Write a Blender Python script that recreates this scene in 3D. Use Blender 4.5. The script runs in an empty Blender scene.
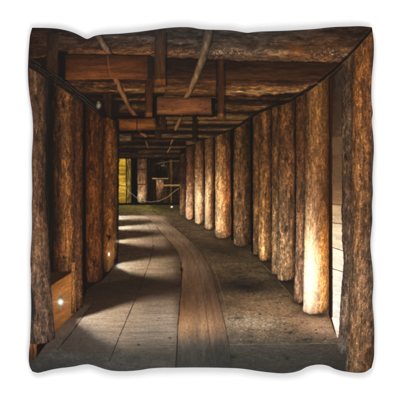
import bpy, math
import numpy as np

# =====================================================================
#  PRINT: the picture printed on the cushion's front, drawn by formulas.
#  Units are "print pixels": the cushion is about 345 of them wide.
# =====================================================================
_rng = np.random.RandomState(11)
_TAB = _rng.rand(512, 512).astype(np.float32)

def vnoise(x, y, seed=0):
    x = x + seed * 37.17; y = y + seed * 91.73
    xi = np.floor(x); yi = np.floor(y)
    fx = x - xi; fy = y - yi
    fx = fx * fx * fx * (fx * (fx * 6 - 15) + 10); fy = fy * fy * fy * (fy * (fy * 6 - 15) + 10)
    a = xi.astype(np.int64) & 511; b = yi.astype(np.int64) & 511
    a1 = (a + 1) & 511; b1 = (b + 1) & 511
    return ((_TAB[a, b] * (1 - fx) + _TAB[a1, b] * fx) * (1 - fy)
            + (_TAB[a, b1] * (1 - fx) + _TAB[a1, b1] * fx) * fy)

def fbm(x, y, seed=0, octv=4, gain=0.55):
    s = 0.0; a = 1.0; t = 0.0
    for k in range(octv):
        s = s + a * vnoise(x * 2 ** k, y * 2 ** k, seed + k * 5); t += a; a *= gain
    return s / t * 2 - 1                      # about -0.7 .. 0.7

def sstep(a, b, x):
    t = np.clip((x - a) / (b - a), 0, 1)
    return t * t * (3 - 2 * t)

def C(*c): return np.array(c, dtype=np.float64) / 255.0

def table(v, u, rows):
    """colour grid: rows = [(v, [colour at u=0 .. colour at u=1])]"""
    vs = np.array([r[0] for r in rows], float)
    n = max(len(r[1]) for r in rows)
    us = np.linspace(0, 1, n)
    g = np.zeros((len(rows), n, 3))
    for i, r in enumerate(rows):
        c = np.array(r[1], float) / 255.0
        if c.shape[0] != n:
            c = np.stack([np.interp(us, np.linspace(0, 1, c.shape[0]), c[:, k]) for k in range(3)], 1) if c.shape[0] > 1 else np.repeat(c, n, 0)
        g[i] = c
    fu = np.clip(u, 0, 1) * (n - 1); iu = np.clip(np.floor(fu).astype(int), 0, max(n - 2, 0)); fu = fu - iu
    iv = np.clip(np.searchsorted(vs, v) - 1, 0, max(len(vs) - 2, 0))
    if len(vs) > 1:
        fv = np.clip((v - vs[iv]) / (vs[iv + 1] - vs[iv]), 0, 1); iv1 = iv + 1
    else:
        fv = np.zeros_like(v); iv1 = iv
    iu1 = np.minimum(iu + 1, n - 1)
    fu = fu[:, None]; fv = fv[:, None]
    return (g[iv, iu] * (1 - fu) + g[iv, iu1] * fu) * (1 - fv) + (g[iv1, iu] * (1 - fu) + g[iv1, iu1] * fu) * fv

class Print:
    def __init__(s, X, Y):
        s.X = X.ravel(); s.Y = Y.ravel()
        s.col = np.zeros((s.X.size, 3))
        # the hand-sawn, slightly irregular look of every edge
        s.ex = 0.5 * fbm(s.X / 5, s.Y / 5, 201, 3); s.ey = 0.5 * fbm(s.X / 5, s.Y / 5, 202, 3)
        s.fine = fbm(s.X / 1.3, s.Y / 1.3, 203, 2)

    def sel(s, x0, x1, y0, y1, pad=3):
        return np.nonzero((s.X > x0 - pad) & (s.X < x1 + pad) & (s.Y > y0 - pad) & (s.Y < y1 + pad))[0]

    def put(s, i, c, a):
        a = np.clip(a, 0, 1)[:, None]
        s.col[i] = s.col[i] * (1 - a) + np.clip(c, 0, 1.2) * a

    def mul(s, i, f, a):
        a = np.clip(a, 0, 1)[:, None]
        s.col[i] = s.col[i] * (1 - a + np.asarray(f) * a)

    def polyd(s, i, pts, wob=1.0):
        """signed distance to a polygon (inside positive)"""
        x = s.X[i] + s.ex[i] * wob; y = s.Y[i] + s.ey[i] * wob
        p = np.array(pts, float); q = np.roll(p, -1, 0)
        d = np.full(x.shape, 1e9); ins = np.zeros(x.shape, bool)
        for (ax, ay), (bx, by) in zip(p, q):
            ex, ey = bx - ax, by - ay
            t = np.clip(((x - ax) * ex + (y - ay) * ey) / (ex * ex + ey * ey + 1e-9), 0, 1)
            d = np.minimum(d, np.hypot(x - ax - t * ex, y - ay - t * ey))
            c = (ay > y) != (by > y)
            ins ^= c & (x < ax + (y - ay) * ex / (ey if abs(ey) > 1e-9 else 1e-9))
        return np.where(ins, d, -d)

    def poly(s, pts, col, soft=0.7, wob=1.0, op=1.0):
        p = np.array(pts, float)
        i = s.sel(p[:, 0].min(), p[:, 0].max(), p[:, 1].min(), p[:, 1].max(), 3 + soft * 2)
        a = sstep(-soft, soft, s.polyd(i, pts, wob)) * op
        s.put(i, col(s.X[i], s.Y[i]) if callable(col) else C(*col), a)

    def wood(s, pts, rows, ang=0.0, amt=0.35, L=22.0, W=2.2, seed=1, soft=0.7, wob=1.0, edge=0.0, flake=0.0, axis='y'):
        """a sawn or hewn timber face: colour grid over its box, grain along ang (0 = along x)"""
        p = np.array(pts, float)
        x0, x1, y0, y1 = p[:, 0].min(), p[:, 0].max(), p[:, 1].min(), p[:, 1].max()
        i = s.sel(x0, x1, y0, y1)
        x, y = s.X[i], s.Y[i]
        d = s.polyd(i, pts, wob)
        if axis == 'y': c = table(y, (x - x0) / (x1 - x0), rows)
        ca, sa = math.cos(ang), math.sin(ang)
        al = x * ca + y * sa; ac = -x * sa + y * ca
        ac = ac + 1.5 * fbm(al / 14, ac / 9, seed + 3, 2)
        n = fbm(al / L, ac / W, seed, 4)
        n2 = fbm(al / 4, ac / 1.2, seed + 9, 3)
        k = np.exp(amt * 1.7 * n + amt * 0.7 * n2)
        c = c * k[:, None]
        if flake:
            f = sstep(0.06, 0.30, fbm(al / 5, ac / 2.6, seed + 21, 4)) * flake
            c = c * (1 - f[:, None]) + (c * 1.7 + C(14, 11, 8)) * f[:, None]
            g = sstep(0.12, 0.34, fbm(al / 7, ac / 2.0, seed + 31, 4)) * flake
            c = c * (1 - 0.55 * g[:, None])
        if edge:
            c = c * (1 - edge * np.exp(-np.clip(d, 0, 99) / 1.3))[:, None]
        s.put(i, c, sstep(-soft, soft, d))

    def post(s, L, R, top, bot, rows, seed=1, bark=0.5, sag=3.0, wig=0.7, crack=0.6, soft=0.6, gs=1.0, rim=0.30, knots=0, tone=(1, 1, 1)):
        """a debarked round post: L, R = side outlines [(y, x)], top = [(x, y)] upper edge, bot = lowest y"""
        L = np.array(L, float); R = np.array(R, float); T = np.array(top, float)
        i = s.sel(min(L[:, 1].min(), R[:, 1].min()), max(L[:, 1].max(), R[:, 1].max()), T[:, 1].min(), bot)
        x, y = s.X[i], s.Y[i]
        wl = wig * (fbm(y / 16, y * 0 + seed, seed, 3) + 0.4 * fbm(y / 3, y * 0 + seed, seed + 1, 2))
        wr = wig * (fbm(y / 16, y * 0 + seed + 7, seed + 2, 3) + 0.4 * fbm(y / 3, y * 0 + seed, seed + 4, 2))
        xl = np.interp(y, L[:, 0], L[:, 1]) + wl; xr = np.interp(y, R[:, 0], R[:, 1]) + wr
        w = np.maximum(xr - xl, 1.0); u = (x - xl) / w
        yt = np.interp(x, T[:, 0], T[:, 1])
        yb = bot - sag * (2 * np.clip(u, 0, 1) - 0.85) ** 2 + 0.8 * fbm(x / 3, x * 0, seed + 6, 2)
        a = sstep(-soft, soft, x - xl) * sstep(-soft, soft, xr - x) * sstep(-soft, soft, y - yt) * sstep(-soft, soft, yb - y)
        c = table(y, u, rows)
        um = np.clip(u, 0, 1)
        arc = np.arcsin(np.clip(2 * um - 1, -0.97, 0.97)) * 0.5 * w / gs      # the texture wraps round the log
        yy = y / gs
        arc = arc + 1.3 * fbm(arc / 7, yy / 11, seed + 11, 3)
        n = fbm(arc / 2.2, yy / 15, seed + 12, 4)
        n2 = fbm(arc / 1.3, yy / 3.2, seed + 13, 3)
        pt = fbm(arc / 4.2, yy / 12, seed + 14, 5, 0.60)
        p1 = sstep(0.02, 0.20, pt) * bark                                     # strips of bark left on
        p2 = sstep(0.06, 0.26, -pt + 0.25 * n2) * bark                        # pale peeled strips
        calm = 1 - 0.80 * sstep(0.50, 0.88, c.mean(1))                        # glaring spots lose their texture
        p1 = p1 * calm; p2 = p2 * calm
        n3 = fbm(arc / 0.8, yy / 6.0, seed + 18, 2)
        fl = sstep(0.16, 0.34, fbm(arc / 1.7, yy / 3.0, seed + 17, 3)) * calm * bark
        k = 1.13 * np.exp((0.30 * n + 0.24 * n2 + 0.12 * n3) * calm)
        c = c * k[:, None] * (1 + 0.38 * fl[:, None] * np.array([1.0, 0.97, 0.92]))
        lum = c.mean(1, keepdims=True)
        c = c * (1 - 0.38 * p1[:, None]) + lum * 0.06 * p1[:, None]
        c = c * (1 + 0.22 * p2[:, None] * np.array([1.0, 0.99, 0.92]))
        cr = np.abs(fbm(arc / 3.4, yy / 26, seed + 15, 3))
        c = c * (1 - crack * 0.55 * np.exp(-(cr / 0.05) ** 2) * sstep(0.0, 0.3, fbm(arc / 4, yy / 20, seed + 16, 2)))[:, None]
        if knots:
            r = np.random.RandomState(seed)
            for _ in range(knots):
                ku = r.uniform(0.2, 0.8); ky = r.uniform(T[:, 1].max(), bot)
                q = np.hypot((u - ku) * w / 2.0, (y - ky) / 3.4) + 0.9 * n2
                c = c * (1 - 0.42 * np.exp(-np.clip(q, 0, 9) ** 2))[:, None]
        c = c * (1 - rim * (np.exp(-um * w / 1.6) + np.exp(-(1 - um) * w / 1.6)))[:, None] * (1 - 0.16 * (2 * um - 0.95) ** 2 * calm)[:, None]
        c = c * (1 - 0.35 * np.exp(-np.clip(yb - y, 0, 99) / 1.5))[:, None]
        c = c * np.exp(0.16 * s.fine[i] * calm)[:, None] * np.array(tone)
        s.put(i, c, a)

    def line(s, pts, w, col, op=1.0, soft=0.5, wob=0.6, breaks=0.0, seed=5):
        p = np.array(pts, float)
        if p.shape[1] == 2: p = np.column_stack([p, np.full(len(p), w)])
        m = p[:, 2].max() + 2
        i = s.sel(p[:, 0].min(), p[:, 0].max(), p[:, 1].min(), p[:, 1].max(), m)
        x = s.X[i] + s.ex[i] * wob; y = s.Y[i] + s.ey[i] * wob
        best = np.full(x.shape, -1e9)
        for (ax, ay, aw), (bx, by, bw) in zip(p[:-1], p[1:]):
            ex, ey = bx - ax, by - ay
            t = np.clip(((x - ax) * ex + (y - ay) * ey) / (ex * ex + ey * ey + 1e-9), 0, 1)
            best = np.maximum(best, (aw + (bw - aw) * t) / 2 - np.hypot(x - ax - t * ex, y - ay - t * ey))
        a = sstep(-soft, soft, best) * op
        if breaks: a = a * (1 - breaks * sstep(-0.1, 0.25, fbm(x / 4, y / 4, seed, 3)))
        s.put(i, col(x, y) if callable(col) else C(*col), a)
        return i, best

    def pole(s, pts, col, seed=1, dark=0.55):
        """a thin round pole or hose: pts (x, y, width)"""
        p = np.array(pts, float); m = p[:, 2].max() + 2
        i = s.sel(p[:, 0].min(), p[:, 0].max(), p[:, 1].min(), p[:, 1].max(), m)
        x = s.X[i] + s.ex[i]; y = s.Y[i] + s.ey[i]
        best = np.full(x.shape, -1e9); side = np.zeros(x.shape)
        for (ax, ay, aw), (bx, by, bw) in zip(p[:-1], p[1:]):
            ex, ey = bx - ax, by - ay; l = math.hypot(ex, ey)
            t = np.clip(((x - ax) * ex + (y - ay) * ey) / (l * l), 0, 1)
            w = (aw + (bw - aw) * t) / 2
            b = w - np.hypot(x - ax - t * ex, y - ay - t * ey)
            sd = ((x - ax) * ey - (y - ay) * ex) / l / w
            side = np.where(b > best, sd, side); best = np.maximum(best, b)
        c = (col(x, y) if callable(col) else np.broadcast_to(C(*col), (x.size, 3)))
        k = (1 - dark * np.clip(np.abs(side + 0.2), 0, 1.2) ** 2) * np.exp(0.35 * fbm(x / 3, y / 8, seed, 3))
        s.put(i, c * k[:, None], sstep(-0.6, 0.6, best))

    def spot(s, cx, cy, rx, ry, col, op=1.0, power=2.0, ang=0.0):
        m = 3.0
        i = s.sel(cx - max(rx, ry) * m, cx + max(rx, ry) * m, cy - max(rx, ry) * m, cy + max(rx, ry) * m)
        dx, dy = s.X[i] - cx, s.Y[i] - cy
        ca, sa = math.cos(ang), math.sin(ang)
        q = np.hypot((dx * ca + dy * sa) / rx, (-dx * sa + dy * ca) / ry)
        s.put(i, C(*col), np.exp(-q ** power) * op)

def lerp_rows(*rows):
    return list(rows)

def draw(X, Y):
    P = Print(X, Y)
    X = P.X; Y = P.Y
    N = X.size
    P.col[:] = C(16, 10, 6)
    # ------------------------------------------------------------ floor
    i = P.sel(20, 385, 198, 385)
    x, y = X[i], Y[i]
    rows = [
        (200, [(30,24,10), (40,34,14), (84,78,32), (70,64,28), (40,34,20), (40,30,20), (40,30,20)]),
        (208, [(40,30,14), (60,52,24), (100,88,38), (74,64,34), (52,42,28), (50,38,26), (40,30,20)]),
        (216, [(40,30,14), (60,48,28), (74,60,38), (88,70,50), (78,62,48), (60,46,34), (40,30,20)]),
        (232, [(40,28,18), (50,38,26), (52,36,24), (84,66,46), (70,54,38), (58,44,32), (46,34,24)]),
        (250, [(40,28,18), (44,32,22), (46,32,22), (62,46,32), (64,52,34), (44,32,22), (50,38,28)]),
        (265, [(36,24,16), (42,30,20), (62,48,34), (84,64,44), (74,60,40), (66,54,36), (52,40,30)]),
        (285, [(34,22,14), (48,34,24), (46,33,23), (54,38,27), (80,66,46), (56,44,32), (54,40,30)]),
        (302, [(52,38,30), (60,46,36), (74,58,46), (66,50,38), (108,88,64), (92,72,52), (104,78,58)]),
        (318, [(70,56,46), (96,78,64), (118,98,80), (124,104,86), (130,108,84), (140,114,88), (168,130,100)]),
        (332, [(72,62,54), (98,86,76), (104,92,80), (116,104,92), (118,100,80), (120,98,76), (160,124,96)]),
        (344, [(66,60,54), (86,80,72), (92,84,76), (92,86,78), (82,74,62), (84,74,62), (96,82,68)]),
        (356, [(58,54,50), (74,72,66), (80,76,70), (74,72,66), (66,62,54), (66,62,54), (62,58,52)]),
        (374, [(46,46,42), (60,60,56), (64,62,58), (56,56,52), (50,50,46), (54,54,48), (48,46,42)])]
    c = table(y, (x - 30) / 343.0, rows)
    # perspective coordinates on the floor (vanishing point about 148,176)
    dep = 190.0 / np.maximum(y - 176, 6.0)
    fx = (x - 148) * dep / 10
    n = fbm(fx / 3.0, dep * 12, 41, 4); n2 = fbm(x / 2.0, y / 1.6, 42, 3); n3 = fbm(fx * 1.2, dep * 60, 43, 3)
    c = c * np.exp(0.20 * n + 0.16 * n2 + 0.13 * n3)[:, None]
    warm = (1 - sstep(318, 345, y)) * (0.5 + 0.5 * sstep(180, 260, x) * sstep(285, 312, y))
    c = c * (1 + warm[:, None] * np.array([0.06, -0.02, -0.12]))
    P.put(i, c, np.ones(i.size))
    # shadows between the pools of light, sides of the floor
    def fan(apex, top, bot, cols, soft0=0.7, soft1=3.0, op=1.0, xs=None, seed=3):
        """pool of light fanning out over the floor: top, bot = [(x, y)] edges"""
        t = np.array(top, float); b = np.array(bot, float)
        x0, x1 = min(t[0, 0], b[0, 0]), max(t[-1, 0], b[-1, 0])
        j = P.sel(x0, x1, min(t[:, 1].min(), b[:, 1].min()), max(t[:, 1].max(), b[:, 1].max()), 8)
        xx, yy = X[j], Y[j] + P.ey[j] * 0.8
        yt = np.interp(xx, t[:, 0], t[:, 1]); yb = np.interp(xx, b[:, 0], b[:, 1])
        f = np.clip((xx - x0) / (x1 - x0), 0, 1)
        sf = soft0 + (soft1 - soft0) * f
        a = sstep(-sf, sf, yy - yt) * sstep(-sf * 1.6, sf * 1.6, yb - yy) * sstep(x0 - 1.0, x0 + 2.5, xx) * (1 - sstep(x1 - 14, x1, xx)) * op
        cc = table(xx, np.clip((yy - yt) / np.maximum(yb - yt, 0.5), 0, 1), cols)
        nn = fbm((xx - 148) / 18, yy / 1.6, seed, 3); n4 = fbm(xx / 1.8, yy / 1.2, seed + 4, 3)
        cc = cc * np.exp(0.13 * nn + 0.10 * n4)[:, None] * np.array([1.02, 0.99, 0.96])
        P.put(j, cc, a)
    # big dark bands of shadow
    fan(0, [(60, 296), (100, 283), (140, 276), (182, 277)], [(60, 318), (84, 317), (120, 305), (150, 297), (182, 292)],
        [(60, [(36,24,16), (44,30,22)]), (120, [(40,28,19), (50,36,27)]), (182, [(46,33,24), (62,46,36)])], 1, 3, 0.9)
    # far pools
    fan(0, [(118, 215.5), (150, 215.5), (176, 217)], [(118, 219.5), (150, 219.2), (176, 222)],
        [(118, [(244,228,204)]), (133, [(214,192,164)]), (150, [(196,168,140)]), (166, [(128,104,82)]), (176, [(84,66,50)])], 0.7, 2.2)
    fan(0, [(118, 226.2), (140, 224.6), (175, 221.5)], [(118, 229.4), (140, 229.6), (175, 231.5)],
        [(118, [(250,238,214)]), (128, [(230,210,178)]), (145, [(196,172,142)]), (160, [(160,134,108)]), (176, [(100,80,62)])], 0.7, 3.0)
    fan(0, [(119, 239.6), (140, 237.5), (176, 233)], [(119, 242.5), (140, 245), (176, 247)],
        [(119, [(246,226,190)]), (128, [(210,182,146)]), (145, [(160,134,106)]), (162, [(128,104,80)]), (176, [(80,62,46)])], 0.8, 4.2)
    fan(0, [(117, 264), (124, 262), (145, 259), (182, 256)], [(117, 266.5), (130, 272), (150, 275.5), (184, 279)],
        [(117, [(210,200,178)]), (124, [(218,198,168)]), (136, [(182,156,124)]), (158, [(152,126,98)]), (172, [(120,98,74)]), (184, [(90,71,53)])], 0.9, 5.5)
    # near pool: bright apex, long fan to the right
    fan(0, [(76, 318.5), (90, 314.5), (120, 305.5), (150, 297.5), (184, 294)], [(76, 322), (84, 328), (100, 339), (125, 351), (184, 356)],
        [(76, [(196,176,156), (170,150,134)]), (88, [(228,206,178), (192,174,154), (122,108,96)]), (106, [(210,184,153), (190,167,143), (126,113,101)]),
         (128, [(176,149,122), (170,149,127), (106,97,87)]), (150, [(120,98,78), (160,142,124), (134,122,108), (88,82,74)]),
         (170, [(112,92,74), (162,144,126), (140,126,112), (84,78,70)]), (184, [(100,82,66), (146,128,110), (124,112,98), (78,72,64)])], 1.0, 7.5, 0.92)
    # dark wedge of shadow under the pool and the dark strip by the wall
    fan(0, [(62, 338), (76, 326), (84, 330), (100, 341), (118, 352)], [(62, 352), (76, 352), (90, 354), (104, 356), (118, 358)],
        [(60, [(64,54,48)]), (84, [(70,60,53)]), (118, [(76,70,64)])], 2.2, 5.0, 0.70)
    P.poly([(56, 329), (84, 304), (92, 304), (78, 322), (62, 342), (50, 350), (38, 356), (37, 344)], (78,58,46), 2.2, 1, 0.6)
    # gaps between the big floor boards
    for pts, w, op in (([(58, 349), (72, 332), (86, 313), (94, 303)], 1.0, 0.85), ([(110, 360), (121, 333), (133, 305), (143, 280), (150, 262), (154, 245)], 0.8, 0.75),
                       ([(90, 326), (125, 300)], 0.0, 0)):
        if op: P.line(pts, w, (26, 20, 16), op, 0.6, 0.35, 0.5)
    P.line([(154, 245), (152, 232), (146, 220)], 0.5, (50, 38, 28), 0.4)
    for yy, xa, xb in ((331, 98, 176), (345, 60, 176), (352, 45, 120), (339, 60, 110), (337, 180, 226), (312, 140, 180), (357, 120, 176)):
        P.line([(xa, yy), ((xa + xb) / 2, yy + 0.6), (xb, yy - 0.4)], 0.5, (44, 38, 33), 0.28, 0.7, 1.5, 0.6, int(yy))
    # right-hand floor: gravelly slab, shade patches, kerb lines
    P.spot(244, 286, 25, 5.6, (36, 27, 20), 0.9, 2.4, 0.05)
    P.spot(250, 281, 34, 6, (46, 35, 26), 0.45, 2.2, 0.1)
    P.spot(222, 250, 30, 5, (40, 30, 20), 0.55, 2.2, 0.28)
    P.spot(262, 303, 34, 7, (132, 101, 72), 0.45, 2.0, 0.12)
    P.spot(296, 316, 32, 9, (158, 117, 84), 0.55, 2.0, 0.3)
    P.spot(256, 322, 26, 6.5, (168, 142, 114), 0.75, 2.4, 0.06)
    P.spot(232, 322, 10, 5, (150, 128, 104), 0.6, 2.4, 0.0)
    P.spot(320, 326, 17, 9, (196, 150, 114), 0.8, 2.2, 0.35)
    P.spot(300, 334, 34, 4, (112, 90, 72), 0.5, 2.2, 0.05)
    i = P.sel(205, 345, 240, 343); x, y = X[i], Y[i]
    g = fbm(x / 1.3, y / 0.8, 71, 3); g2 = sstep(0.10, 0.40, fbm(x / 9, y / 2.2, 72, 5, 0.65))
    m = sstep(0, 10, x - np.interp(y, [240, 280, 330], [205, 215, 228])) * sstep(225, 262, y)
    P.mul(i, np.exp(0.17 * g - 0.20 * g2)[:, None], m)
    g3 = sstep(0.02, 0.40, fbm(x / 1.6, y / 0.9, 73, 3)) * np.exp(-((x - 252) / 32) ** 2 - ((y - 321) / 9) ** 2)
    P.put(i, C(206, 186, 160), g3 * 0.65)
    P.poly([(226, 344.5), (345, 343.5), (350, 376), (226, 376)], lambda a, b: table(b, (a - 226) / 120, [(343, [(84,78,67), (82,76,66), (78,66,55)]), (352, [(70,66,58), (73,67,60), (62,56,50)]), (374, [(50,50,45), (56,54,49), (40,38,34)])]) * np.exp(0.22 * fbm(a / 6, b / 1.5, 75, 4) + 0.14 * fbm(a / 1.5, b / 1.2, 76, 2))[:, None], 0.7, 1, 0.8)
    P.line([(228, 343.6), (290, 343.2), (338, 342.4)], 0.8, (142, 124, 100), 0.55, 0.5, 0.6, 0.3)
    P.line([(212, 262), (217, 277), (224, 300), (229, 330)], 0.7, (150, 122, 90), 0.35, 0.6, 1)
    P.poly([(252, 249), (272, 262), (298, 282), (306, 306), (300, 308), (284, 288), (268, 270), (252, 255)], (34, 25, 17), 1.6, 1, 0.55)
    P.line([(250, 252), (268, 269.5), (284, 287.5), (302, 309)], 0.9, (140, 116, 86), 0.5, 0.6, 0.6, 0.3)
    P.line([(300, 306), (320, 326), (338, 343)], 0.8, (120, 92, 68), 0.3, 0.7, 1)
    for q in ((238, 317, 4.5, 1.2), (287, 358, 2.2, 1.6), (290, 332, 3, 1.2), (246, 286, 8, 1.6), (224, 352, 4, 2), (230, 356, 5, 3), (306, 339, 5, 1.4), (139, 344, 1.6, 0.9), (170, 337, 1.5, 0.8)):
        P.spot(q[0], q[1], q[2], q[3], (26, 20, 16), 0.6)
    i = P.sel(24, 345, 330, 380); P.mul(i, np.array([0.93, 0.93, 0.92]), sstep(334, 350, Y[i]))
    i = P.sel(30, 184, 262, 340); P.mul(i, 0.86, np.exp(-((Y[i] - 288 + (X[i] - 110) * 0.10) / 9) ** 2))
    # copper-brown middle board with its seam
    Lx = [(208, 134), (213, 142), (218, 149), (225, 156), (231, 161), (237, 166), (245, 173.5), (252, 178.5), (262, 181.5), (275, 182), (290, 181), (320, 178.5), (345, 176.5), (376, 175)]
    Rx = [(208, 147), (213, 155.5), (218, 162.5), (225, 171), (231, 179), (237, 186.5), (245, 195), (252, 201.5), (262, 208), (275, 213), (290, 217), (320, 224), (345, 228.5), (376, 233)]
    i = P.sel(138, 236, 208, 376); x, y = X[i] + 0.4 * P.ex[i], Y[i]
    xl = np.interp(y, [q[0] for q in Lx], [q[1] for q in Lx]); xr = np.interp(y, [q[0] for q in Rx], [q[1] for q in Rx])
    u = (x - xl) / np.maximum(xr - xl, 1)
    c = table(y, u, [
        (208, [(84,74,40), (90,78,44)]), (215, [(128,104,80), (120,98,76)]), (219, [(170,140,114), (160,128,100)]), (223, [(90,72,54), (110,86,66)]), (228, [(166,138,110), (150,120,92)]),
        (234, [(108,86,64), (124,98,74)]), (239, [(144,110,82), (150,118,88), (120,94,70)]), (246, [(94,68,47), (102,76,54), (78,60,44)]), (255, [(88,62,43), (94,68,48), (74,56,41)]),
        (266, [(118,88,64), (108,82,60), (90,68,50)]), (280, [(96,66,46), (108,78,55), (80,60,43)]), (292, [(92,62,42), (108,76,52), (84,60,44)]),
        (306, [(114,78,52), (116,82,57), (132,96,68), (104,76,55)]), (316, [(160,116,80), (138,102,72), (160,118,85), (124,94,70)]), (325, [(192,148,109), (152,116,85), (184,142,107), (140,108,82)]),
        (334, [(164,128,97), (124,99,76), (146,116,90), (108,88,70)]), (341, [(112,96,79), (92,81,68), (102,88,73), (78,70,59)]), (350, [(80,76,68), (74,70,63), (70,67,60)]), (374, [(58,57,52), (54,54,49), (48,48,44)])])
    n = fbm(u * 12, y / 34, 81, 4); n2 = fbm(x / 1.6, y / 5, 82, 3)
    c = c * np.exp(0.18 * n + 0.14 * n2)[:, None] * (1 - 0.15 * np.exp(-((y - 288) / 22) ** 2) - 0.10 * sstep(338, 350, y))[:, None] * (1 + (1 - sstep(330, 346, y))[:, None] * np.array([0.0, -0.02, -0.06]))
    P.put(i, c, sstep(-0.8, 0.8, x - xl) * sstep(-0.8, 0.8, xr - x) * sstep(207, 213, y) * (0.62 + 0.36 * sstep(236, 268, y)))
    P.line([(176, 368), (178.5, 320), (181, 290), (182, 272), (181, 262)], 0.9, (24, 18, 12), 0.85, 0.5, 0.5, 0.3)
    P.line([(181, 262), (178, 251), (172, 243.5), (165, 236), (157, 227)], 0.6, (40, 30, 22), 0.6, 0.5, 1, 0.2)
    P.spot(182, 269, 1.3, 2.2, (12, 9, 6), 0.9)
    P.line([(214, 367), (208.5, 330), (204, 300), (199, 270), (192, 254), (183, 243)], 0.7, (52, 36, 26), 0.6, 0.5, 0.8, 0.3)
    P.line([(229, 345), (224, 320), (217, 292), (211, 268), (201, 251.5), (190, 240), (178, 230)], 0.8, (36, 27, 19), 0.65, 0.5, 0.5, 0.4)
    P.line([(232, 376), (229, 345)], 0.8, (40, 38, 33), 0.5)
    rs = np.random.RandomState(5)
    for _ in range(150):
        gx = rs.uniform(228, 336); gy = rs.uniform(292, 342)
        if gx > 232 + (gy - 250) * 1.15: continue
        z = (gy - 176) / 160
        P.spot(gx, gy, rs.uniform(0.5, 1.5) * z, rs.uniform(0.3, 0.8) * z, (40, 30, 22) if rs.rand() < 0.6 else (190, 160, 128), rs.uniform(0.25, 0.7), 2.5)
    for _ in range(90):
        gy = rs.uniform(270, 364); gx = rs.uniform(max(60, 150 - (gy - 240) * 0.9), 232)
        z = (gy - 176) / 160
        P.spot(gx, gy, rs.uniform(0.4, 1.4) * z, rs.uniform(0.25, 0.6) * z, (34, 27, 22), rs.uniform(0.2, 0.6), 2.5)
    # floor towards the end: low kerb on the right, little spot lamp
    P.poly([(150, 204), (182, 204), (184, 212), (168, 211), (154, 208)], (36, 29, 16), 2.6, 1, 0.6)
    P.line([(163, 203.5), (181, 204.5)], 1.6, (84, 72, 30), 0.7)
    P.line([(120, 206.5), (140, 207.5), (152, 210)], 1.2, (120, 108, 48), 0.5)

    # ------------------------------------------------------------ far end of the passage
    P.poly([(118, 148), (186, 148), (186, 205), (118, 205)], (15, 10, 6), 0.6)
    for q in ((148, 153, 164, 203, (40,25,13)), (163, 170, 166, 203, (34,21,11)), (173.5, 180.5, 160, 203, (26,17,10))): P.wood([(q[0], q[2]), (q[1], q[2]), (q[1], q[3]), (q[0], q[3])], [(q[2], [q[4]]), (q[3], [tuple(v * 1.3 for v in q[4])])], 1.57, 0.5, 9, 1.5, 190 + int(q[0]))
    for yy in (170, 176, 182, 190, 196): P.line([(163, yy), (180, yy + 0.5)], 1.2, (66, 44, 24), 0.35, 0.7, 1, 0.5, yy)
    for yy in (151, 154, 157): P.line([(120, yy), (184, yy)], 1.3, (84, 56, 30), 0.55, 0.7, 1.5, 0.5, yy)
    P.wood([(119, 157.5), (126.5, 157.5), (126.8, 203), (118.5, 203)], [(157, [(118,88,18), (166,126,28)]), (163, [(168,124,26), (212,166,50)]), (172, [(188,140,32), (150,108,20)]), (185, [(204,156,44), (218,170,58)]), (203, [(150,110,26), (136,100,24)])], 0, 0.22, 8, 2, 91)
    for yy in (166, 174, 185.5): P.line([(119, yy), (126, yy + 0.5)], 1.2, (96, 72, 8), 0.7)
    P.poly([(127.5, 158), (131, 158), (131, 203), (127.5, 203)], lambda a, b: C(112, 88, 30) * np.exp(0.7 * fbm(a, b / 4, 92, 3))[:, None], 0.5)
    P.line([(131.3, 160), (131.5, 202)], 0.8, (150, 112, 60), 0.6)
    P.poly([(133, 157), (137.6, 157), (137.6, 203), (133, 203)], (12, 8, 8), 0.6)
    P.post([(158, 138)], [(158, 147.5)], [(138, 159), (148, 159)], 203, [(160, [(72,46,28), (84,54,32)]), (180, [(110,74,46), (96,62,38)]), (188, [(160,114,72), (112,74,46)]), (196, [(244,206,150), (120,80,48)]), (203, [(180,140,92), (80,54,32)])], 94, 0.5, 0.6)
    for yy in (169.5, 184.5): P.line([(138, yy), (147, yy)], 1.0, (34, 20, 12), 0.8)
    P.line([(138, 185.5), (153, 185)], 0.8, (132, 102, 64), 0.6)
    P.poly([(148, 160), (156.5, 160), (156.5, 203), (148, 203)], lambda a, b: C(24, 15, 8) * np.exp(0.5 * fbm(a / 1.5, b / 9, 95, 3))[:, None], 0.8)
    P.post([(178, 156.5)], [(178, 164)], [(156, 180), (165, 180)], 203, [(180, [(150,108,66), (120,82,48)]), (192, [(112,74,44), (86,56,32)]), (203, [(60,40,22), (44,28,16)])], 96, 0.8, 0.4)
    P.line([(153, 178.6), (168, 178.6)], 1.4, (176, 140, 84), 0.85)
    i = P.sel(157, 168, 160, 170); P.put(i, C(140, 122, 92) * np.exp(0.6 * fbm(X[i] / 1.2, Y[i] / 1.2, 97, 2))[:, None], np.exp(-((X[i] - 162) / 4.2) ** 2 - ((Y[i] - 165) / 3.4) ** 2) * sstep(-0.3, 0.5, fbm(X[i] / 1.0, Y[i] / 1.8, 98, 3)) * 0.8)
    P.poly([(158, 169), (168, 169), (168, 178), (158, 178)], (16, 11, 7), 1.6, 1, 0.65)
    P.post([(158, 170)], [(158, 172.6)], [(168, 160), (174, 160)], 204, [(160, [(88,60,26)]), (204, [(96,72,26)])], 99, 0.4, 0.3)
    P.line([(164, 185.6), (180, 185.4)], 1.8, (164, 122, 66), 0.85)
    P.line([(157, 164), (170, 161.5), (180, 161.5)], 1.0, (92, 66, 34), 0.8)
    P.line([(152, 203), (165, 204), (180, 203)], 1.6, (24, 17, 9), 0.8)
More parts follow.
